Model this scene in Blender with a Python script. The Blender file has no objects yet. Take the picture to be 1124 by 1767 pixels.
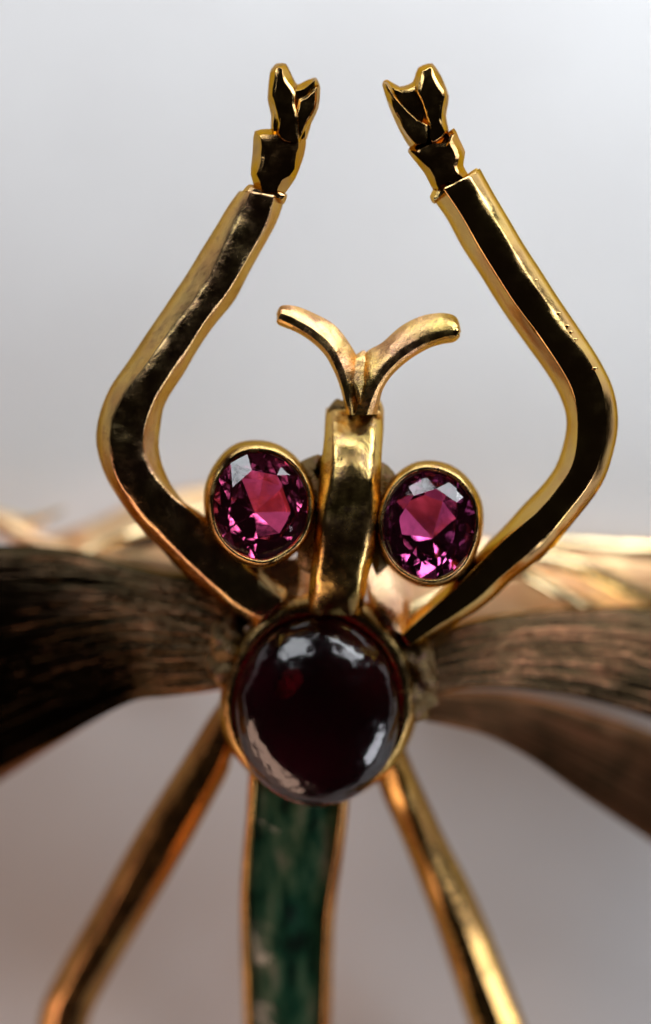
import bpy, bmesh, math, random
from mathutils import Vector, noise, Matrix
from mathutils.geometry import tessellate_polygon
random.seed(7)
SC = bpy.context.scene
COL = SC.collection

# ------------------------------------------------------------ camera, world, light
D = 30.0                                   # camera height above the plane of focus (z = 0)
cam_d = bpy.data.cameras.new('camera'); cam = bpy.data.objects.new('camera', cam_d); COL.objects.link(cam)
cam.location = (0, 0, D)
cam_d.sensor_fit = 'VERTICAL'; cam_d.sensor_height = 24; cam_d.lens = 24 * D / 17.67
cam_d.clip_start = 0.5; cam_d.clip_end = 1000
cam_d.dof.use_dof = True; cam_d.dof.focus_distance = D - 0.05
cam_d.dof.aperture_fstop = cam_d.lens * 1e-3 / 2.3
cam_d.dof.aperture_blades = 0
SC.camera = cam

W = bpy.data.worlds.new('World'); SC.world = W; W.use_nodes = True
bg = W.node_tree.nodes['Background']
bg.inputs[0].default_value = (1.0, 0.85, 0.75, 1); bg.inputs[1].default_value = 0.006

def area(name, loc, target, sx, sy, power, col):
    l = bpy.data.lights.new(name, 'AREA'); l.shape = 'RECTANGLE'; l.size = sx; l.size_y = sy
    l.energy = power; l.color = col
    o = bpy.data.objects.new(name, l); COL.objects.link(o); o.location = loc
    o.rotation_euler = (Vector(target) - Vector(loc)).to_track_quat('-Z', 'Y').to_euler()
    return o
area('window_light', (14, 34, 5.5), (1, 3, -7), 46, 13, 17200, (0.90, 0.95, 1.0))
area('high_window', (-15, 27, 17), (0, 0, -6), 14, 16, 4100, (0.90, 0.95, 1.0))
area('high_window', (22, 24, 16), (0, 0, -6), 14, 16, 3900, (0.90, 0.95, 1.0))
area('warm_fill', (-26, -28, 3), (0, 0, -7), 46, 12, 7000, (1.0, 0.64, 0.48))  # added warm fill, stands in for light bounced off the gold
area('side_fill', (30, -22, 5), (0, -6, -6), 16, 10, 3800, (0.90, 0.92, 1.0))  # added neutral fill that lifts the lower paper

SC.view_settings.view_transform = 'Standard'; SC.view_settings.look = 'None'
SC.view_settings.exposure = 0; SC.view_settings.gamma = 1
SC.cycles.use_denoising = True
SC.cycles.max_bounces = 14; SC.cycles.transmission_bounces = 12; SC.cycles.glossy_bounces = 8
SC.cycles.sample_clamp_indirect = 6

# ------------------------------------------------------------ helpers
def P(px, py, z):
    k = (D - z) / D
    return Vector(((px - 562) / 100 * k, (883.5 - py) / 100 * k, z))

def link(name, bm, mat, parent=None, smooth=True, bevel=0.0, seg=2, label=None):
    me = bpy.data.meshes.new(name); bmesh.ops.recalc_face_normals(bm, faces=bm.faces)
    bm.to_mesh(me); bm.free()
    for p in me.polygons: p.use_smooth = smooth
    me.materials.append(mat)
    o = bpy.data.objects.new(name, me); COL.objects.link(o)
    if parent: o.parent = parent
    if bevel:
        b = o.modifiers.new('bevel', 'BEVEL'); b.width = bevel; b.segments = seg
        b.limit_method = 'ANGLE'; b.angle_limit = math.radians(22); b.harden_normals = True
    if label: o['label'] = label
    return o

def cr(p0, p1, p2, p3, t):
    return 0.5 * ((2 * p1) + (-p0 + p2) * t + (2 * p0 - 5 * p1 + 4 * p2 - p3) * t * t + (-p0 + 3 * p1 - 3 * p2 + p3) * t ** 3)

def interp(rows, k):
    out = []; n = len(rows)
    for i in range(n - 1):
        a, b, c, d = rows[max(i - 1, 0)], rows[i], rows[i + 1], rows[min(i + 2, n - 1)]
        for j in range(k):
            t = j / k
            out.append([cr(a[m], b[m], c[m], d[m], t) for m in range(len(b))])
    out.append(list(rows[-1])); return out

def loft(stations, k=6, depth=0.9, jit=0.0, seed=0, taper=0.22, crown=0.07, rnd=0):
    """stations: (A, B, C, D2, z, drop) with A..D2 (px, py); B-C is the flat face towards the viewer"""
    rows = []
    for A, B, C, E, z, drop in stations:
        zl, zr = (drop if isinstance(drop, tuple) else (drop, drop))
        a, b, c, e = P(*A, z - zl), P(*B, z), P(*C, z), P(*E, z - zr)
        m1 = (a + e) / 2; lo = z - max(depth, zl + .15, zr + .15)
        a2 = a.lerp(m1, taper); a2.z = lo; e2 = e.lerp(m1, taper); e2.z = lo
        w = (c - b).length; h = crown * w
        ab = (a + b) / 2; ab.z += 0.05; ce = (c + e) / 2; ce.z += 0.05
        if rnd:
            b0, b1, c0, c1_ = b.lerp(a, .55 * rnd), b.lerp(c, .34 * rnd) + Vector((0, 0, h * .7)), c.lerp(e, .55 * rnd), c.lerp(b, .34 * rnd) + Vector((0, 0, h * .7))
            q = lambda p0, p1, p2, t: p0 * (1 - t) ** 2 + p1 * 2 * t * (1 - t) + p2 * t * t
            rows.append([a, a.lerp(b0, .5) + Vector((0, 0, .02)), b0, q(b0, b, b1, .3), q(b0, b, b1, .65), b1, b.lerp(c, .5) + Vector((0, 0, h)), c1_,
                         q(c1_, c, c0, .35), q(c1_, c, c0, .7), c0, e.lerp(c0, .5) + Vector((0, 0, .02)), e, e2, a2]); continue
        rows.append([a, ab, b, b.lerp(c, .22) + Vector((0, 0, h * .62)), b.lerp(c, .5) + Vector((0, 0, h)), b.lerp(c, .78) + Vector((0, 0, h * .62)), c, ce, e, e2, a2])
    rows = interp(rows, k)
    bm = bmesh.new(); rings = []
    for i, r in enumerate(rows):
        ring = []
        for j, v in enumerate(r):
            if jit:
                v = v + noise.noise_vector(v * 1.3 + Vector((seed, j * .37, 0))) * jit
            ring.append(bm.verts.new(v))
        rings.append(ring)
    n = len(rings[0])
    for i in range(len(rings) - 1):
        for j in range(n):
            bm.faces.new((rings[i][j], rings[i][(j + 1) % n], rings[i + 1][(j + 1) % n], rings[i + 1][j]))
    for ring in (rings[0], rings[-1]):
        c = sum((v.co for v in ring), Vector()) / n
        cv = bm.verts.new(c)
        for j in range(n): bm.faces.new((ring[j], ring[(j + 1) % n], cv))
    return bm

def inset_poly(pts, d):
    n = len(pts); out = []
    ar = sum(pts[i][0] * pts[(i + 1) % n][1] - pts[(i + 1) % n][0] * pts[i][1] for i in range(n))
    s = 1 if ar > 0 else -1
    for i in range(n):
        p, q, r = Vector(pts[i - 1]), Vector(pts[i]), Vector(pts[(i + 1) % n])
        e1 = (q - p).normalized(); e2 = (r - q).normalized()
        n1 = Vector((-e1.y, e1.x)) * s; n2 = Vector((-e2.y, e2.x)) * s
        m = (n1 + n2)
        m = m.normalized() if m.length > 1e-4 else n1
        c = max(m.dot(n1), 0.55)
        dd = d[i] if isinstance(d, (list, tuple)) else d
        out.append(tuple(q + m * (dd / c)))
    return out

def smooth_poly(pts, k=3):
    n = len(pts); out = []
    V = [Vector(p) for p in pts]
    for i in range(n):
        for j in range(k):
            t = j / k
            a = cr(V[i - 1], V[i], V[(i + 1) % n], V[(i + 2) % n], t)
            b = V[i].lerp(V[(i + 1) % n], t)
            out.append(tuple(a.lerp(b, .45)))
    return out

def slab(pts, z, inset=14, drop=0.25, depth=0.8, k=3, zf=None, crown=0.03):
    pts = smooth_poly(pts, k)
    zf = zf or (lambda x, y: 0.0)
    ins = inset_poly(pts, [inset * (1 + .9 * noise.noise(Vector((x * .035, y * .035, inset)))) for x, y in pts])
    bm = bmesh.new(); n = len(pts)
    top = [bm.verts.new(P(x, y, z + zf(x, y))) for x, y in ins]
    mid = [bm.verts.new(P(x, y, z - drop + zf(x, y))) for x, y in pts]
    bot = [bm.verts.new(P(x, y, z - depth + zf(x, y))) for x, y in inset_poly(pts, inset * .3)]
    cen = sum((Vector(q) for q in ins), Vector((0, 0))) / n
    i2 = [tuple(Vector(q).lerp(cen, .22)) for q in ins]
    in2 = [bm.verts.new(P(x, y, z + crown + zf(x, y))) for x, y in i2]
    for a, b in ((in2, top), (top, mid), (mid, bot)):
        for i in range(n): bm.faces.new((a[i], a[(i + 1) % n], b[(i + 1) % n], b[i]))
    for rg in (in2, bot):
        for tri in tessellate_polygon([[Vector((v.co.x, v.co.y, 0)) for v in rg]]):
            try: bm.faces.new([rg[q] for q in tri])
            except ValueError: pass
    return bm

def blob(c, r, z, rz, sub=4, amp=0.1, fr=1.6, seed=0, flat=None):
    bm = bmesh.new(); bmesh.ops.create_icosphere(bm, subdivisions=sub, radius=1)
    o = P(c[0], c[1], z)
    for v in bm.verts:
        w = v.co.copy(); w.x *= r[0] / 100; w.y *= r[1] / 100; w.z *= rz
        w += v.co * noise.noise(w * fr + Vector((seed, 0, 0))) * amp
        v.co = w + o
    return bm

# ------------------------------------------------------------ materials
def mat_base(name):
    m = bpy.data.materials.new(name); m.use_nodes = True
    nt = m.node_tree; b = nt.nodes['Principled BSDF']
    tc = nt.nodes.new('ShaderNodeTexCoord')
    return m, nt, b, tc

def N(nt, typ, **kw):
    n = nt.nodes.new(typ)
    for k, v in kw.items():
        if k in n.inputs: n.inputs[k].default_value = v
        else: setattr(n, k, v)
    return n

def noise_tex(nt, tc, scale, detail=3, rough=.5, stretch=None, rot=None):
    src = tc.outputs['Object']
    if stretch:
        mp = nt.nodes.new('ShaderNodeMapping'); mp.inputs['Scale'].default_value = stretch
        if rot: mp.inputs['Rotation'].default_value = rot
        nt.links.new(src, mp.inputs[0]); src = mp.outputs[0]
    n = nt.nodes.new('ShaderNodeTexNoise'); n.inputs['Scale'].default_value = scale
    n.inputs['Detail'].default_value = detail; n.inputs['Roughness'].default_value = rough
    nt.links.new(src, n.inputs['Vector']); return n

def ramp(nt, src, stops):
    r = nt.nodes.new('ShaderNodeValToRGB'); e = r.color_ramp.elements
    while len(e) < len(stops): e.new(0.5)
    for i, (p, c) in enumerate(stops):
        e[i].position = p; e[i].color = (*c, 1) if len(c) == 3 else c
    nt.links.new(src, r.inputs[0]); return r

def bump_chain(nt, b, items):
    prev = None
    for src, strength, dist in items:
        bp = nt.nodes.new('ShaderNodeBump'); bp.inputs['Strength'].default_value = strength
        bp.inputs['Distance'].default_value = dist
        nt.links.new(src, bp.inputs['Height'])
        if prev: nt.links.new(prev.outputs[0], bp.inputs['Normal'])
        prev = bp
    nt.links.new(prev.outputs[0], b.inputs['Normal'])

def gold(name, c1=(0.64, 0.45, 0.20), c2=(0.54, 0.31, 0.17), rough=(0.06, 0.22), wob=0.5, fine=0.15, stains=0.0, streak=None, srot=None):
    m, nt, b, tc = mat_base(name)
    b.inputs['Metallic'].default_value = 1.0; b.inputs['Specular Tint'].default_value = (0.80, 0.54, 0.20, 1)
    n1 = noise_tex(nt, tc, 1.1, 4, .55)
    col = ramp(nt, n1.outputs[0], [(0.38, c1), (0.62, c2)])
    out = col.outputs[0]
    if stains:
        n4 = noise_tex(nt, tc, 5.0, 6, .65)
        rs = ramp(nt, n4.outputs[0], [(0.54, (0, 0, 0)), (0.66, (1, 1, 1))])
        mx = nt.nodes.new('ShaderNodeMix'); mx.data_type = 'RGBA'
        ml = N(nt, 'ShaderNodeMath', operation='MULTIPLY'); ml.inputs[1].default_value = stains
        nt.links.new(rs.outputs[0], ml.inputs[0]); nt.links.new(ml.outputs[0], mx.inputs['Factor'])
        nt.links.new(out, mx.inputs['A']); mx.inputs['B'].default_value = (0.30, 0.17, 0.13, 1)
        out = mx.outputs['Result']
    nt.links.new(out, b.inputs['Base Color'])
    n2 = noise_tex(nt, tc, 3.5, 5, .6)
    mr = nt.nodes.new('ShaderNodeMapRange'); nt.links.new(n2.outputs[0], mr.inputs[0])
    mr.inputs[1].default_value = .35; mr.inputs[2].default_value = .7
    mr.inputs[3].default_value = rough[0]; mr.inputs[4].default_value = rough[1]
    nt.links.new(mr.outputs[0], b.inputs['Roughness'])
    low = noise_tex(nt, tc, 1.4, 2, .4); fi = noise_tex(nt, tc, 16, 5, .7)
    items = [(low.outputs[0], wob, 0.25), (fi.outputs[0], fine, 0.03)]
    if streak:
        st = noise_tex(nt, tc, 1.0, 5, .65, stretch=streak, rot=srot)
        items.append((st.outputs[0], 0.5, 0.08))
    bump_chain(nt, b, items)
    return m

G_POL = gold('polished_gold', (0.68, 0.47, 0.17), (0.56, 0.34, 0.15), rough=(0.08, 0.17), wob=0.14, fine=0.10)
G_WORN = gold('worn_gold', rough=(0.10, 0.30), wob=0.38, fine=0.35, stains=0.55)
G_ROSE = gold('rose_gold', (0.84, 0.48, 0.26), (0.72, 0.34, 0.18), (0.08, 0.22), wob=0.4, fine=0.12)
G_YEL = gold('yellow_gold', (0.80, 0.58, 0.20), (0.70, 0.45, 0.18), (0.14, 0.32), wob=0.5, fine=0.25, stains=0.35)
def wing_gold(name, c1, c2, rough, f=38):
    m, nt, b, tc = mat_base(name)
    b.inputs['Metallic'].default_value = 1.0; b.inputs['Specular Tint'].default_value = (0.80, 0.54, 0.20, 1)
    av = nt.nodes.new('ShaderNodeAttribute'); av.attribute_name = 'across'
    au = nt.nodes.new('ShaderNodeAttribute'); au.attribute_name = 'along'
    def coord(fv, fu):
        a = N(nt, 'ShaderNodeMath', operation='MULTIPLY'); a.inputs[1].default_value = fv; nt.links.new(av.outputs['Fac'], a.inputs[0])
        c = N(nt, 'ShaderNodeMath', operation='MULTIPLY'); c.inputs[1].default_value = fu; nt.links.new(au.outputs['Fac'], c.inputs[0])
        x = nt.nodes.new('ShaderNodeCombineXYZ'); nt.links.new(a.outputs[0], x.inputs[0]); nt.links.new(c.outputs[0], x.inputs[1])
        n = nt.nodes.new('ShaderNodeTexNoise'); n.inputs['Scale'].default_value = 1; n.inputs['Detail'].default_value = 3
        nt.links.new(x.outputs[0], n.inputs['Vector']); return n
    lines = coord(f, 0.9); fine_ = coord(f * 2.6, 2.4); patch = noise_tex(nt, tc, 1.3, 3, .5)
    mix = nt.nodes.new('ShaderNodeMath'); mix.operation = 'ADD'
    h = N(nt, 'ShaderNodeMath', operation='MULTIPLY'); h.inputs[1].default_value = .28
    nt.links.new(patch.outputs[0], h.inputs[0])
    h2 = N(nt, 'ShaderNodeMath', operation='MULTIPLY'); h2.inputs[1].default_value = .72
    nt.links.new(lines.outputs[0], h2.inputs[0]); nt.links.new(h.outputs[0], mix.inputs[0]); nt.links.new(h2.outputs[0], mix.inputs[1])
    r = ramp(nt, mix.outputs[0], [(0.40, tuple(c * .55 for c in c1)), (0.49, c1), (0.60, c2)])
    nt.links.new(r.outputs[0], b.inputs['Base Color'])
    b.inputs['Roughness'].default_value = rough
    bump_chain(nt, b, [(lines.outputs[0], .8, .08), (fine_.outputs[0], .4, .03)])
    return m
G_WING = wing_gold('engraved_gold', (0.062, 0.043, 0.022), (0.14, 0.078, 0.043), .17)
G_FAR = gold('satin_gold', (0.92, 0.66, 0.36), (0.88, 0.54, 0.30), (0.35, 0.5), wob=0.2, fine=0.1)
G_HROSE = gold('smooth_rose_gold', (0.58, 0.34, 0.13), (0.48, 0.26, 0.11), (0.18, 0.28), wob=0.08, fine=0.05)
G_HYEL = gold('smooth_yellow_gold', (0.62, 0.38, 0.12), (0.56, 0.33, 0.12), (0.2, 0.3), wob=0.08, fine=0.05)
G_ANT = gold('rubbed_gold', (0.70, 0.48, 0.15), (0.60, 0.34, 0.18), (0.16, 0.36), wob=0.5, fine=0.4, stains=0.5)
G_HEAD = gold('head_gold', (0.74, 0.52, 0.17), (0.58, 0.35, 0.14), (0.12, 0.3), wob=0.4, fine=0.25, stains=0.7)
G_BRI = gold('bright_gold', (0.97, 0.78, 0.45), (0.95, 0.70, 0.38), (0.2, 0.3), wob=0.1, fine=0.05)
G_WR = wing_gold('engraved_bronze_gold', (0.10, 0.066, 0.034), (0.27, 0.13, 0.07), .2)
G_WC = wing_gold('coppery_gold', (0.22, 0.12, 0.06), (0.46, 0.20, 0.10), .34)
G_ANTIQ = gold('antique_gold', (0.52, 0.35, 0.12), (0.42, 0.25, 0.10), (0.14, 0.34), wob=0.5, fine=0.4, stains=0.7)
G_SAT = gold('brushed_rose_gold', (0.9, 0.6, 0.34), (0.84, 0.5, 0.32), (0.22, 0.4), wob=0.4, fine=0.2)
G_DARK = gold('darkened_gold', (0.50, 0.32, 0.12), (0.42, 0.23, 0.10), (0.08, 0.2), wob=0.5, fine=0.15)
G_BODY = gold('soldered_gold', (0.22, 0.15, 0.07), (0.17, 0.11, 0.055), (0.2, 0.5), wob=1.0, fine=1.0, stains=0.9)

def gem_mat(name, col, ior=1.76, cloud=0.3, rough=0.01, lf=3.0, lbs=.04):
    m, nt, b, tc = mat_base(name)
    b.inputs['Transmission Weight'].default_value = 1; b.inputs['IOR'].default_value = ior
    b.inputs['Roughness'].default_value = rough
    n = noise_tex(nt, tc, 5, 5, .6)
    r = ramp(nt, n.outputs[0], [(0.3, tuple(c * (1 - cloud) for c in col)), (0.65, col)])
    nt.links.new(r.outputs[0], b.inputs['Base Color'])
    lb = noise_tex(nt, tc, lf, 2, .4); bump_chain(nt, b, [(lb.outputs[0], lbs, .15)])
    return m
RUBY = gem_mat('ruby', (0.93, 0.11, 0.31))
RUBY2 = gem_mat('purplish_ruby', (0.93, 0.12, 0.42))
GARNET = gem_mat('garnet', (0.36, 0.008, 0.05), ior=1.58, cloud=.3, rough=.15, lf=1.9, lbs=.4)

DARK_BACK, nt, b, tc = mat_base('dark_core_backing')
b.inputs['Base Color'].default_value = (0.004, 0.002, 0.002, 1); b.inputs['Roughness'].default_value = .6  # near-black backing put in to keep the garnet's centre dark
SHADE_GOLD, nt, b, tc = mat_base('shaded_gold')
b.inputs['Base Color'].default_value = (0.035, 0.02, 0.016, 1); b.inputs['Roughness'].default_value = .5; b.inputs['Metallic'].default_value = .5  # near-black gold, shade put into the colour
RED_BACK, nt, b, tc = mat_base('red_glow_backing')
b.inputs['Base Color'].default_value = (0.85, 0.45, 0.35, 1); b.inputs['Roughness'].default_value = .45; b.inputs['Metallic'].default_value = .8  # reddish backing put in to give the garnet a crimson rim glow
# paper
m, nt, b, tc = mat_base('white_paper'); PAPER = m
n1 = noise_tex(nt, tc, 0.18, 4, .5)
r = ramp(nt, n1.outputs[0], [(0.35, (0.78, 0.765, 0.76)), (0.7, (0.83, 0.82, 0.815))])
nt.links.new(r.outputs[0], b.inputs['Base Color']); b.inputs['Roughness'].default_value = 0.9
b.inputs['Specular IOR Level'].default_value = 0.2
fb = noise_tex(nt, tc, 30, 5, .6); bump_chain(nt, b, [(fb.outputs[0], .3, .03)])

# enamel
m, nt, b, tc = mat_base('green_enamel'); ENAMEL = m
n1 = noise_tex(nt, tc, 1.6, 4, .6, stretch=(2.0, 0.45, 1))
r = ramp(nt, n1.outputs[0], [(0.36, (0.006, 0.018, 0.011)), (0.46, (0.012, 0.07, 0.036)), (0.57, (0.07, 0.145, 0.078)), (0.70, (0.22, 0.23, 0.16))])
nt.links.new(r.outputs[0], b.inputs['Base Color']); b.inputs['Roughness'].default_value = 0.15
b.inputs['Coat Weight'].default_value = 0.3; b.inputs['Coat Roughness'].default_value = 0.35
lw = noise_tex(nt, tc, 1.1, 3, .5); bump_chain(nt, b, [(lw.outputs[0], .4, .3)])

# ------------------------------------------------------------ setting
ZP = -6.3
bm = bmesh.new(); bmesh.ops.create_grid(bm, x_segments=60, y_segments=60, size=90)
for v in bm.verts: v.co.z = ZP + 0.12 * noise.noise(v.co * 0.12)
paper = link('paper_sheet', bm, PAPER); paper['kind'] = 'structure'

# ------------------------------------------------------------ the brooch
root = bpy.data.objects.new('insect_brooch', None); COL.objects.link(root)
root['label'] = 'gold insect brooch with ruby eyes, raised forelegs and green enamel abdomen'
root['category'] = 'brooch'

# forelegs
L = [((413,330),(430,330),(474,338),(492,346)), ((385,370),(410,374),(461,386),(477,386)), ((350,430),(381,440),(430,446),(446,440)),
     ((315,485),(350,497),(392,506),(406,514)), ((268,552),(303,562),(342,574),(366,568)), ((225,618),(250,627),(302,636),(322,636)),
     ((189,672),(213,678),(268,690),(289,690)), ((168,735),(192,738),(250,737),(279,727)), ((170,785),(192,792),(248,776),(275,777)),
     ((190,838),(206,838),(264,812),(290,826)), ((226,892),(241,886),(296,850),(318,866)), ((275,947),(287,934),(338,884),(350,886)),
     ((330,1000),(339,986),(392,940),(405,930)), ((396,1056),(404,1044),(450,1000),(462,985)), ((446,1092),(456,1070),(492,1035),(502,1015))]
zs = [0.15,.1,.05,0,0,-.02,-.05,-.1,-.12,-.18,-.28,-.42,-.6,-.75,-.9]
st = [(a, b, c, d, z, (.50, .50)) for (a, b, c, d), z in zip(L, zs)]
leg_l = link('foreleg', loft(st, 6, .95, .024, 3, rnd=.28, crown=.04), G_WORN, root, label='foreleg with worn pitted outer edge')
R_ = [((745,340),(765,325),(811,303),(828,290)), ((770,376),(791,365),(836,345),(853,335)), ((800,430),(823,420),(873,406),(890,398)),
      ((835,485),(857,475),(910,470),(926,455)), ((870,540),(893,530),(947,524),(965,516)), ((906,592),(930,580),(981,570),(1003,572)),
      ((944,645),(965,632),(1016,620),(1036,624)), ((970,692),(990,682),(1038,668),(1060,676)), ((978,735),(997,735),(1045,732),(1067,732)),
      ((965,790),(990,792),(1038,788),(1055,794)), ((945,826),(967,836),(1018,836),(1034,843)), ((905,870),(924,886),(974,893),(989,903)),
      ((870,908),(876,924),(925,946),(944,954)), ((830,948),(832,965),(870,992),(888,998)), ((780,1000),(786,1014),(820,1036),(840,1042)),
      ((722,1052),(726,1066),(748,1086),(762,1092)), ((686,1090),(692,1098),(706,1114),(714,1122))]
zs = [.2,.16,.12,.08,.04,.02,0,-.02,-.05,-.1,-.15,-.25,-.4,-.55,-.7,-.85,-.95]
st = [(a, b, c, d, z, (.50, .27)) for (a, b, c, d), z in zip(R_, zs)]
leg_r = link('foreleg', loft(st, 6, .95, .010, 9, rnd=.16, crown=.04), G_POL, root, label='smooth foreleg with bright nicked outer edge')
# small nicks along the outer edge of the right foreleg
for (x, y) in ((923,484),(964,541),(978,563),(984,573),(992,586),(1026,636)):
    link('nick', blob((x, y), (6, 3), -.01, .035, 3, .02, 3, seed=x), G_POL, leg_r)

# tarsus joints
t = link('foot_joint', slab([(440,226),(478,222),(500,228),(528,237),(525,268),(510,308),(484,342),(448,340),(433,302),(436,265)], .15, 12, .30, .8), G_DARK, leg_l, bevel=.06, seg=3)
t2 = link('foot_joint', slab([(704,262),(714,250),(765,234),(784,221),(793,240),(803,262),(800,286),(812,312),(775,328),(752,334),(732,298)], .2, 11, .28, .8), G_DARK, leg_r, bevel=.06, seg=3)
link('foot_collar', slab([(430,318),(450,322),(478,326),(496,336),(490,352),(470,348),(436,340),(418,332)], .05, 6, .2, .6), G_WORN, leg_l, bevel=.02)
link('foot_collar', slab([(742,340),(752,322),(790,312),(822,290),(830,300),(810,318),(775,330),(750,352)], .1, 6, .2, .6), G_YEL, leg_r, bevel=.02)
# claws: a hollowed base plate and two prongs each
c1 = link('claw', slab([(462,170),(466,125),(476,110),(494,110),(506,134),(514,146),(530,138),(546,134),(553,152),(550,186),(538,212),(524,250),(470,246),(468,200)], -.02, 8, .28, .7), G_DARK, leg_l, bevel=.04, seg=3)
link('prong', slab([(464,165),(468,125),(477,112),(493,113),(503,132),(512,160),(520,200),(520,248),(480,244),(474,196)], .22, 6, .2, .5), G_DARK, c1, bevel=.045, seg=3)
link('prong', slab([(512,170),(526,160),(541,148),(552,146),(552,170),(546,196),(530,222),(514,250),(504,210)], .16, 5, .2, .5), G_DARK, c1, bevel=.045, seg=3)
c2 = link('claw', slab([(660,145),(668,137),(690,149),(712,142),(722,116),(746,109),(762,132),(775,166),(770,200),(775,236),(745,252),(712,260),(690,226),(672,186)], -.05, 7, .28, .7), G_DARK, leg_r, bevel=.04, seg=3)
link('prong', slab([(660,147),(668,141),(686,164),(706,188),(728,206),(742,214),(740,250),(716,254),(692,222),(674,186)], .25, 5, .22, .5), G_DARK, c2, bevel=.045, seg=3)
link('prong', slab([(716,160),(722,118),(746,110),(761,132),(774,166),(768,200),(774,230),(744,252),(730,206),(728,180)], .22, 6, .22, .5), G_DARK, c2, bevel=.045, seg=3)

# head: arched bar
B = [((563,704),(574,706),(648,708),(662,708),-.62), ((560,740),(575,742),(648,742),(662,742),-.36), ((556,780),(574,780),(646,780),(660,780),-.12),
     ((552,830),(570,830),(643,830),(658,830),.04), ((546,890),(562,890),(640,890),(656,890),.08), ((541,940),(556,940),(634,940),(650,940),.05),
     ((536,990),(548,990),(624,990),(636,990),-.1), ((533,1030),(544,1030),(616,1030),(630,1030),-.38), ((532,1062),(542,1062),(612,1062),(626,1062),-.75)]
head = link('head_bar', loft([(a, b, c, d, z, .30) for a, b, c, d, z in B], 8, .8, .02, 21, .05, rnd=.4, crown=.04), G_HEAD, root)
link('head_lump', blob((586, 708), (20, 20), -.80, .2, 4, .08, 5, 4), G_BODY, head)  # dark low lump standing in for a shaded recess
link('head_lump', blob((648, 706), (14, 22), -.68, .22, 3, .05, 4, 8), G_YEL, head)

# antennae: a forked V
U = [(477,541),(486,527),(512,528),(545,542),(578,562),(604,594),(620,625),(626,668),(630,704)]
GU = [(482,545),(488,541),(513,552),(543,570),(571,596),(589,628),(601,660),(606,690),(610,716)]
GL = [(480,551),(486,552),(511,564),(539,582),(565,607),(581,638),(591,668),(597,695),(603,716)]
LL = [(477,555),(483,561),(508,571),(534,587),(560,612),(577,642),(587,668),(594,694),(600,716)]
zz = [.05,.05,.05,.02,0,-.02,-.04,-.1,-.2]
an = link('antenna', loft([(a, b, c, d, z, (.26, .22)) for a, b, c, d, z in zip(U, GU, GL, LL, zz)], 7, .5, .012, 31, .1), G_ANT, head, bevel=.014, seg=2)
U = [(796,572),(788,547),(765,540),(728,545),(692,562),(660,590),(632,608),(622,640),(618,704)]
GU = [(792,573),(782,567),(760,570),(728,581),(694,600),(660,628),(638,655),(622,690),(612,716)]
GL = [(793,578),(784,579),(762,583),(732,594),(702,612),(671,640),(652,667),(641,693),(634,716)]
LL = [(794,581),(784,590),(762,594),(738,602),(708,620),(680,645),(662,672),(655,696),(650,716)]
an2 = link('antenna', loft([(a, b, c, d, z + .02, (.26, .2)) for a, b, c, d, z in zip(U, GU, GL, LL, zz)], 7, .5, .012, 35, .1), G_ANT, head, bevel=.014, seg=2)
link('web', slab([(628,604),(642,616),(656,634),(640,664),(622,700),(604,664),(594,636),(612,614)], -.3, 6, .1, .5, zf=lambda x, y: (y - 604) * .0034), G_ANT, an, bevel=.02)
link('tip', blob((786, 573), (7.5, 8.5), .03, .06, 3, 0), G_POL, an2)

# eyes
def bezel(cx, cy, rx, ry, z, prof, name, mat, parent, seed, wob=.03, n=120, rot=0, thick=None, label=None):
    bm = bmesh.new(); rings = []
    for i in range(n):
        a = 2 * math.pi * i / n
        w = 1 + wob * noise.noise(Vector((math.cos(a) * 1.5 + seed, math.sin(a) * 1.5, 0)))
        w2 = noise.noise(Vector((math.cos(a) * 2.2, math.sin(a) * 2.2 + seed, 3)))
        th = thick(a) if thick else 1
        ring = []
        for j, (r, h) in enumerate(prof):
            rr = 1 + (r - 1) * th if r > 1 else r
            rr *= w
            x, y = rr * rx * math.cos(a), rr * ry * math.sin(a)
            x, y = x * math.cos(rot) - y * math.sin(rot), x * math.sin(rot) + y * math.cos(rot)
            ring.append(bm.verts.new(P(cx + x, cy - y, z + h + (.06 * w2 if h > -.3 else 0))))
        rings.append(ring)
    m_ = len(prof)
    for i in range(n):
        for j in range(m_):
            bm.faces.new((rings[i][j], rings[i][(j + 1) % m_], rings[(i + 1) % n][(j + 1) % m_], rings[(i + 1) % n][j]))
    return link(name, bm, mat, parent, label=label)

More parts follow.
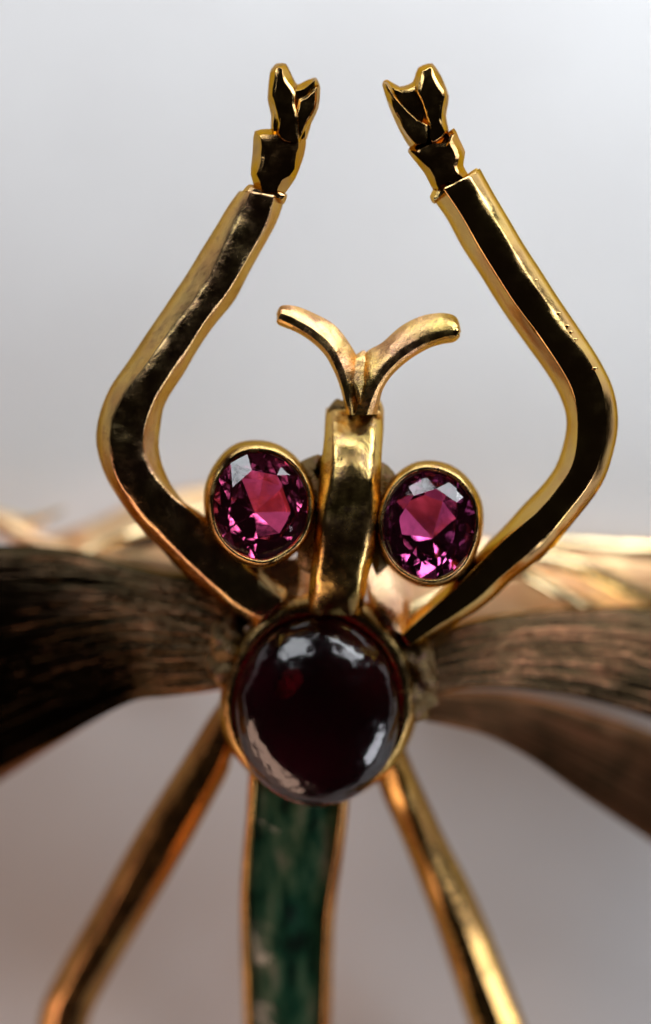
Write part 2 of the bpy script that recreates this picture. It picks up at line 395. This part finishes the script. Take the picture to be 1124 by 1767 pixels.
def gem(cx, cy, rx, ry, z, mat, parent, rot=0, tilt=(0, 0), label=None, hp=.72, hc=.2, tab=.66, cul=(-.12, -.1)):
    random.seed(int(cx))
    bm = bmesh.new()
    def ring(n, r, h, off=0, j=0):
        out = []
        for i in range(n):
            a = 2 * math.pi * (i + off) / n
            k = r * (1 + j * (random.random() - .5))
            out.append(bm.verts.new((k * rx / 100 * math.cos(a), k * ry / 100 * math.sin(a), h + j * .2 * (random.random() - .5))))
        return out
    T = ring(8, tab, hc, 0, .08); Gt = ring(16, 1, .02); Gb = ring(16, 1, -.03); Pv = ring(8, .60, -hp * .5, .5, .5)
    C_ = bm.verts.new((cul[0], cul[1], -hp))
    bm.faces.new(T)
    for i in range(8):
        a, b_, c = Gt[(2 * i - 1) % 16], Gt[2 * i], Gt[(2 * i + 1) % 16]
        bm.faces.new((T[i], a, b_)); bm.faces.new((T[i], b_, c)); bm.faces.new((T[i], c, T[(i + 1) % 8]))
        q0, q1, q2 = Gb[2 * i], Gb[(2 * i + 1) % 16], Gb[(2 * i + 2) % 16]
        bm.faces.new((Pv[i], q1, q0)); bm.faces.new((Pv[i], q2, q1)); bm.faces.new((Pv[i], Pv[(i + 1) % 8], q2)); bm.faces.new((Pv[i], C_, Pv[(i + 1) % 8]))
    for i in range(16): bm.faces.new((Gt[i], Gb[i], Gb[(i + 1) % 16], Gt[(i + 1) % 16]))
    Mx = Matrix.Translation(P(cx, cy, z)) @ Matrix.Rotation(tilt[0], 4, 'X') @ Matrix.Rotation(tilt[1], 4, 'Y') @ Matrix.Rotation(rot, 4, 'Z')
    for v in bm.verts: v.co = Mx @ v.co
    return link('gemstone', bm, mat, parent, smooth=False, label=label)

eprof = [(.95, -.07), (.97, -.01), (1.0, .015), (1.03, .0), (1.07, -.08), (1.10, -.25), (1.12, -.62), (1.10, -1.05), (.66, -1.05), (.66, -.98), (.93, -.8), (.95, -.3)]
e1 = bezel(450, 872, 85, 96, .02, eprof, 'eye_bezel', G_ANTIQ, head, 1, thick=lambda a: 1 + .7 * max(0, math.cos(a - 2.3)), label='left eye bezel, thickest at its upper left')
gem(450, 873, 83, 94, -.1, RUBY, e1, rot=.25, tilt=(.05, .08), hp=.68, label='pinkish red faceted oval ruby')
def darken_inside(o, idx, m_):
    o.data.materials.append(SHADE_GOLD)
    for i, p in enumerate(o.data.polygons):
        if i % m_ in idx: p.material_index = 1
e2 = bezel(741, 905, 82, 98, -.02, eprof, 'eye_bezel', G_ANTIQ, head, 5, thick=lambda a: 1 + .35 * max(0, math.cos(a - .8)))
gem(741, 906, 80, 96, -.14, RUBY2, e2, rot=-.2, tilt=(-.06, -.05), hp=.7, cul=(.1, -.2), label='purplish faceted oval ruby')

for e in (e1, e2): darken_inside(e, (7, 8, 9, 10, 11), 12)  # bezel insides coloured dark so the gem rims look shaded
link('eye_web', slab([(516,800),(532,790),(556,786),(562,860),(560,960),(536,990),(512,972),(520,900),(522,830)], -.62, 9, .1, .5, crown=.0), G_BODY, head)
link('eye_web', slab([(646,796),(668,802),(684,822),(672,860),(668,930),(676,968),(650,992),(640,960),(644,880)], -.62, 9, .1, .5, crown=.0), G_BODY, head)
# thorax with cabochon
tprof = [(.95, -.2), (.975, -.04), (1.02, .02), (1.08, -.02), (1.14, -.22), (1.17, -.55), (1.16, -1.3), (.9, -1.3), (.95, -.6)]
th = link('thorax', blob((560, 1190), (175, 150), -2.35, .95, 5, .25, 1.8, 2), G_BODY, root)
tb = bezel(549, 1214, 145, 160, -.95, tprof, 'thorax_bezel', G_ANTIQ, root, 11, wob=.03, n=160, thick=lambda a: 1 + .5 * max(0, math.cos(a - 1.0)) - .5 * max(0, math.cos(a + 1.57)))
bm = bmesh.new(); rings = []; nn = 96
for k in range(0, 25):
    f = k / 24 * math.pi / 2
    rings.append([bm.verts.new(P(548 + 144 * math.cos(f) ** .9 * math.cos(2 * math.pi * i / nn), 1228 - 164 * math.cos(f) ** .9 * math.sin(2 * math.pi * i / nn), -1.0 + .95 * math.sin(f))) for i in range(nn)] if k < 24 else [bm.verts.new(P(548, 1228, -.05))])
for k in range(23):
    for i in range(nn): bm.faces.new((rings[k][i], rings[k][(i + 1) % nn], rings[k + 1][(i + 1) % nn], rings[k + 1][i]))
for i in range(nn): bm.faces.new((rings[23][i], rings[23][(i + 1) % nn], rings[24][0]))
low = [bm.verts.new(P(548 + 126 * math.cos(2 * math.pi * i / nn), 1228 - 146 * math.sin(2 * math.pi * i / nn), -1.35)) for i in range(nn)]
for i in range(nn): bm.faces.new((rings[0][(i + 1) % nn], rings[0][i], low[i], low[(i + 1) % nn]))
bm.faces.new(low)
cab = link('cabochon', bm, GARNET, tb, label='smooth domed dark garnet')
cab.data.materials.append(DARK_BACK); cab.data.materials.append(RED_BACK)
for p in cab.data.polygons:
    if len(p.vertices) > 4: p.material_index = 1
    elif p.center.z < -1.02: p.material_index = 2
# saddles that join head, forelegs and thorax
def plate(pts, zl, mat, seed, drop=.3): return link('neck_plate', loft([(a, b, c, d, z, drop) for (a, b, c, d), z in zip(pts, zl)], 8, .9, .04, seed), mat, root, bevel=.08, seg=3)
plate([((624,975),(634,975),(672,985),(700,990)), ((628,1010),(636,1010),(680,1020),(712,1026)), ((640,1050),(648,1050),(684,1058),(704,1064)), ((662,1086),(670,1086),(694,1094),(706,1100))], [-1.7,-1.42,-1.1,-.95], G_SAT, 81)
plate([((400,970),(430,965),(520,960),(538,962)), ((392,1010),(430,1006),(520,1000),(538,1000)), ((400,1050),(440,1040),(515,1030),(536,1030)), ((430,1085),(460,1075),(515,1060),(536,1056))], [-1.35,-1.3,-1.15,-1.0], G_SAT, 87)
# solder at the wing roots
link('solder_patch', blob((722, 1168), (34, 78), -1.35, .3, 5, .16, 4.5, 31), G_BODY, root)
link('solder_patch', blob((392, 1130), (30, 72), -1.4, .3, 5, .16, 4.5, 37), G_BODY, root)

# wings
def wing(top, bot, ztop, droop, name, mat, seed, groove=.013, freq=28, nu=130, nv=150, rim=.14, thick=.16, camber=.10, tilt=0.0, label=None):
    """top/bot: matching px polylines from root to tip"""
    k = nu // (len(top) - 1)
    T = interp([[Vector((*p, 0))] for p in top], k); Bt = interp([[Vector((*p, 0))] for p in bot], k)
    n = len(T); bm = bmesh.new(); up = []; dn = []
    la = bm.verts.layers.float.new('across'); lu = bm.verts.layers.float.new('along')
    for i in range(n):
        u = i / (n - 1); r1 = []; r2 = []
        for j in range(nv + 1):
            v = j / nv
            p = T[i][0].lerp(Bt[i][0], v)
            z = ztop + droop * u ** 1.2
            z += camber * (4 * v * (1 - v)) - camber + tilt * (v - 1)
            e = min(v, 1 - v)
            if e < .06: z -= rim * (1 if v < .5 else .35) * (1 - e / .06) ** 2
            g = noise.noise(Vector((v * freq + seed, u * 1.1, seed))) + .6 * noise.noise(Vector((v * freq * 2.3, u * 2.4 + seed, 7)))
            g += .1 * noise.noise(Vector((u * 8, v * 8, seed)))
            if .02 < v < .98: z += groove * g
            r1.append(bm.verts.new(P(p.x, p.y, z))); r2.append(bm.verts.new(P(p.x, p.y, z - thick)))
            for q in (r1[-1], r2[-1]): q[la] = v; q[lu] = u * 3
        up.append(r1); dn.append(r2)
    for i in range(n - 1):
        for j in range(nv):
            bm.faces.new((up[i][j], up[i][j + 1], up[i + 1][j + 1], up[i + 1][j]))
            bm.faces.new((dn[i][j + 1], dn[i][j], dn[i + 1][j], dn[i + 1][j + 1]))
        bm.faces.new((up[i][0], up[i + 1][0], dn[i + 1][0], dn[i][0])); bm.faces.new((up[i + 1][nv], up[i][nv], dn[i][nv], dn[i + 1][nv]))
    for e in (0, n - 1):
        for j in range(nv): bm.faces.new((up[e][j], up[e][j + 1], dn[e][j + 1], dn[e][j]))
    return link(name, bm, mat, root, label=label)

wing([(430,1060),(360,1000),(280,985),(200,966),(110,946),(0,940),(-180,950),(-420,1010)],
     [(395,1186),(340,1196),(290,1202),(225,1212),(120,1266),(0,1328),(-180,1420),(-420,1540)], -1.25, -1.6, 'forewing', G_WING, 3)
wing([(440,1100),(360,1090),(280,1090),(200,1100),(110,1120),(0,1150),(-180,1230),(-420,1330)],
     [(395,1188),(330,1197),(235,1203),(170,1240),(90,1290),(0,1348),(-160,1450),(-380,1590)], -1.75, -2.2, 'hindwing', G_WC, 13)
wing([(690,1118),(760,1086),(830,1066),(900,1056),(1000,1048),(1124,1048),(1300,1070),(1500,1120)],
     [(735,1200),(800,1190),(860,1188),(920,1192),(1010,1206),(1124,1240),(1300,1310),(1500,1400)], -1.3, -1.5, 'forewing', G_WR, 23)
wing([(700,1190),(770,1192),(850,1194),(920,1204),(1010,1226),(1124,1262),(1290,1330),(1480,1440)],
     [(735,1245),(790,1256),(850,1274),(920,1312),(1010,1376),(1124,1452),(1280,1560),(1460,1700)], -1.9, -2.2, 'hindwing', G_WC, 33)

# abdomen
AL = [(430,1330),(426,1400),(419,1480),(415,1560),(417,1640),(422,1767),(430,1900)]
AR = [(606,1330),(601,1400),(592,1480),(580,1560),(575,1640),(572,1767),(566,1900)]
za = [-1.6,-1.8,-2.1,-2.4,-2.7,-3.2,-4.0]
ab = link('abdomen_case', loft([((l[0], l[1]), (l[0] + 4, l[1]), (r[0] - 4, r[1]), (r[0], r[1]), z - .35, .05) for l, r, z in zip(AL, AR, za)], 6, .9, .01, 3), G_ROSE, root)
for s, PTS in ((1, AL), (-1, AR)):
    w = 15 if s == 1 else 17
    link('rim', loft([((x, y), (x + s * 7, y), (x + s * (w - 3), y), (x + s * w, y), z, (.16, .12)) for (x, y), z in zip(PTS, za)], 6, .6, .006, 5 + s, rnd=.6), G_HYEL if s == 1 else G_HROSE, ab)
# enamel sheet, softly uneven
bm = bmesh.new(); g = []
rows = interp([[Vector((l[0] + 12, l[1], 0)), Vector((r[0] - 14, r[1], 0)), Vector((z, 0, 0))] for l, r, z in zip(AL, AR, za)], 16)
for a, b2, z in rows:
    row = []
    for j in range(25):
        v = j / 24; p = a.lerp(b2, v)
        h = z.x - .16 + .10 * (4 * v * (1 - v)) + .07 * noise.noise(Vector((p.x * .02, p.y * .012, 1)))
        d2 = ((p.x - 474) / 40) ** 2 + ((p.y - 1582) / 32) ** 2
        h += .10 * math.exp(-d2 * 1.1)
        row.append(bm.verts.new(P(p.x, p.y, h)))
    g.append(row)
for i in range(len(g) - 1):
    for j in range(24): bm.faces.new((g[i][j], g[i][j + 1], g[i + 1][j + 1], g[i + 1][j]))
link('enamel_panel', bm, ENAMEL, ab)

# hind legs
A = [(405,1180),(368,1228),(328,1292),(240,1432),(170,1556),(104,1672),(70,1745),(62,1830),(58,1960)]
Bq = [(415,1200),(380,1250),(352,1310),(262,1450),(194,1572),(126,1690),(97,1752),(90,1830),(84,1960)]
Cq = [(420,1230),(392,1285),(372,1330),(292,1465),(220,1588),(150,1704),(122,1762),(116,1830),(108,1960)]
E = [(425,1260),(400,1310),(388,1345),(312,1482),(240,1602),(176,1712),(152,1768),(150,1830),(146,1960)]
zh = [-2.0,-2.1,-2.2,-2.6,-3.0,-3.35,-3.55,-3.8,-4.3]
link('hind_leg', loft([(a, b, c, d, z, .34) for a, b, c, d, z in zip(A, Bq, Cq, E, zh)], 6, .8, .008, 51, rnd=.3, crown=.02), G_HROSE, root)
A = [(640,1310),(662,1376),(700,1462),(750,1590),(810,1767),(840,1860),(860,1990)]
Bq = [(664,1290),(690,1362),(729,1472),(778,1604),(826,1767),(856,1860),(874,1990)]
Cq = [(672,1288),(703,1360),(745,1470),(800,1600),(866,1767),(894,1860),(909,1990)]
E = [(690,1262),(712,1322),(762,1432),(830,1570),(906,1767),(938,1860),(955,1990)]
zh = [-2.0,-2.2,-2.6,-3.0,-3.5,-3.9,-4.5]
link('hind_leg', loft([(a, b, c, d, z, (.3, .28)) for a, b, c, d, z in zip(A, Bq, Cq, E, zh)], 6, .8, .008, 57, rnd=.05, crown=.0), G_HYEL, root)

# far gold pieces behind the wings
def bar(name, pts, w, zl, mat, seed, depth=.5, drop=.13, parent=None, fl=(.3, -.45)):
    st = []
    for i, (p, z) in enumerate(zip(pts, zl)):
        q = Vector(pts[min(i + 1, len(pts) - 1)]) - Vector(pts[max(i - 1, 0)])
        nrm = Vector((-q.y, q.x)).normalized(); ww = w[i] if isinstance(w, list) else w
        if nrm.y > 0: nrm = -nrm
        p = Vector(p)
        st.append((tuple(p + nrm * ww), tuple(p + nrm * ww * fl[0]), tuple(p + nrm * ww * fl[1]), tuple(p - nrm * ww), z, drop))
    return link(name, loft(st, 6, depth, .02, seed), mat, parent or root, bevel=.04)
bar('middle_leg', [(420,1010),(330,990),(240,975),(120,960),(-40,890),(-200,880)], [14,20,24,20,18,18], [-1.8,-2.6,-3.4,-4.4,-5.0,-5.6], G_FAR, 61)
bar('middle_leg', [(700,1060),(800,1010),(890,985),(1010,1045),(1124,1090),(1300,1200)], [12,14,12,15,18,18], [-2,-2.6,-3.2,-4.0,-4.6,-5.6], G_BRI, 65)
lwl = wing([(480,860),(400,842),(330,842),(240,865),(150,905),(60,930),(-60,960),(-250,980)],
     [(480,1000),(400,1000),(330,985),(240,1000),(150,1010),(60,1020),(-60,1040),(-250,1080)], -4.7, -1.0, 'far_plate', G_FAR, 43, groove=.02, tilt=.42)  # both far plates also stand in for warm glow on the paper
lwr = wing([(660,930),(740,925),(820,930),(900,940),(980,950),(1060,942),(1150,945),(1350,960)],
     [(660,1080),(740,1080),(820,1080),(900,1090),(980,1110),(1060,1130),(1150,1160),(1350,1200)], -4.7, -1.0, 'far_plate', G_FAR, 47, groove=.02, tilt=.38)

bar('far_strip', [(880,930),(960,938),(1040,944),(1124,950),(1320,965)], [6,12,15,17,18], [-4.5,-4.6,-4.7,-4.9,-5.3], G_BRI, 71, .3, .16, lwr)
bar('far_strip', [(850,955),(930,962),(1010,982),(1080,1015),(1150,1052),(1320,1150)], [8,14,16,17,17,17], [-4.3,-4.4,-4.5,-4.7,-4.9,-5.3], G_BRI, 72, .3, .16, lwr)
bar('far_strip', [(905,993),(930,1003),(965,1022),(1003,1048),(1030,1066)], [5,8,10,9,5], [-3.2,-3.2,-3.2,-3.3,-3.4], G_BRI, 73, .3, (.075, .1), lwr, (-.4, -.7))
bar('far_strip', [(-220,905),(-80,888),(0,893),(50,900),(110,880)], [14,14,13,9,2], [-5.4,-5.2,-5.1,-5.1,-5.1], G_BRI, 74, .3, .1, lwl, (-.2,-.6))
bar('far_strip', [(130,960),(200,932),(280,905),(360,880),(430,870)], [5,9,10,9,6], [-4.2,-4.2,-4.2,-4.2,-4.2], G_BRI, 75, .3, .14, lwl)
bar('far_strip', [(150,975),(210,950),(285,925),(350,905)], [5,9,9,5], [-4.4,-4.4,-4.4,-4.4], SHADE_GOLD, 76, .3, .1, lwl)  # dark strip painted in for the shadow under the bright one
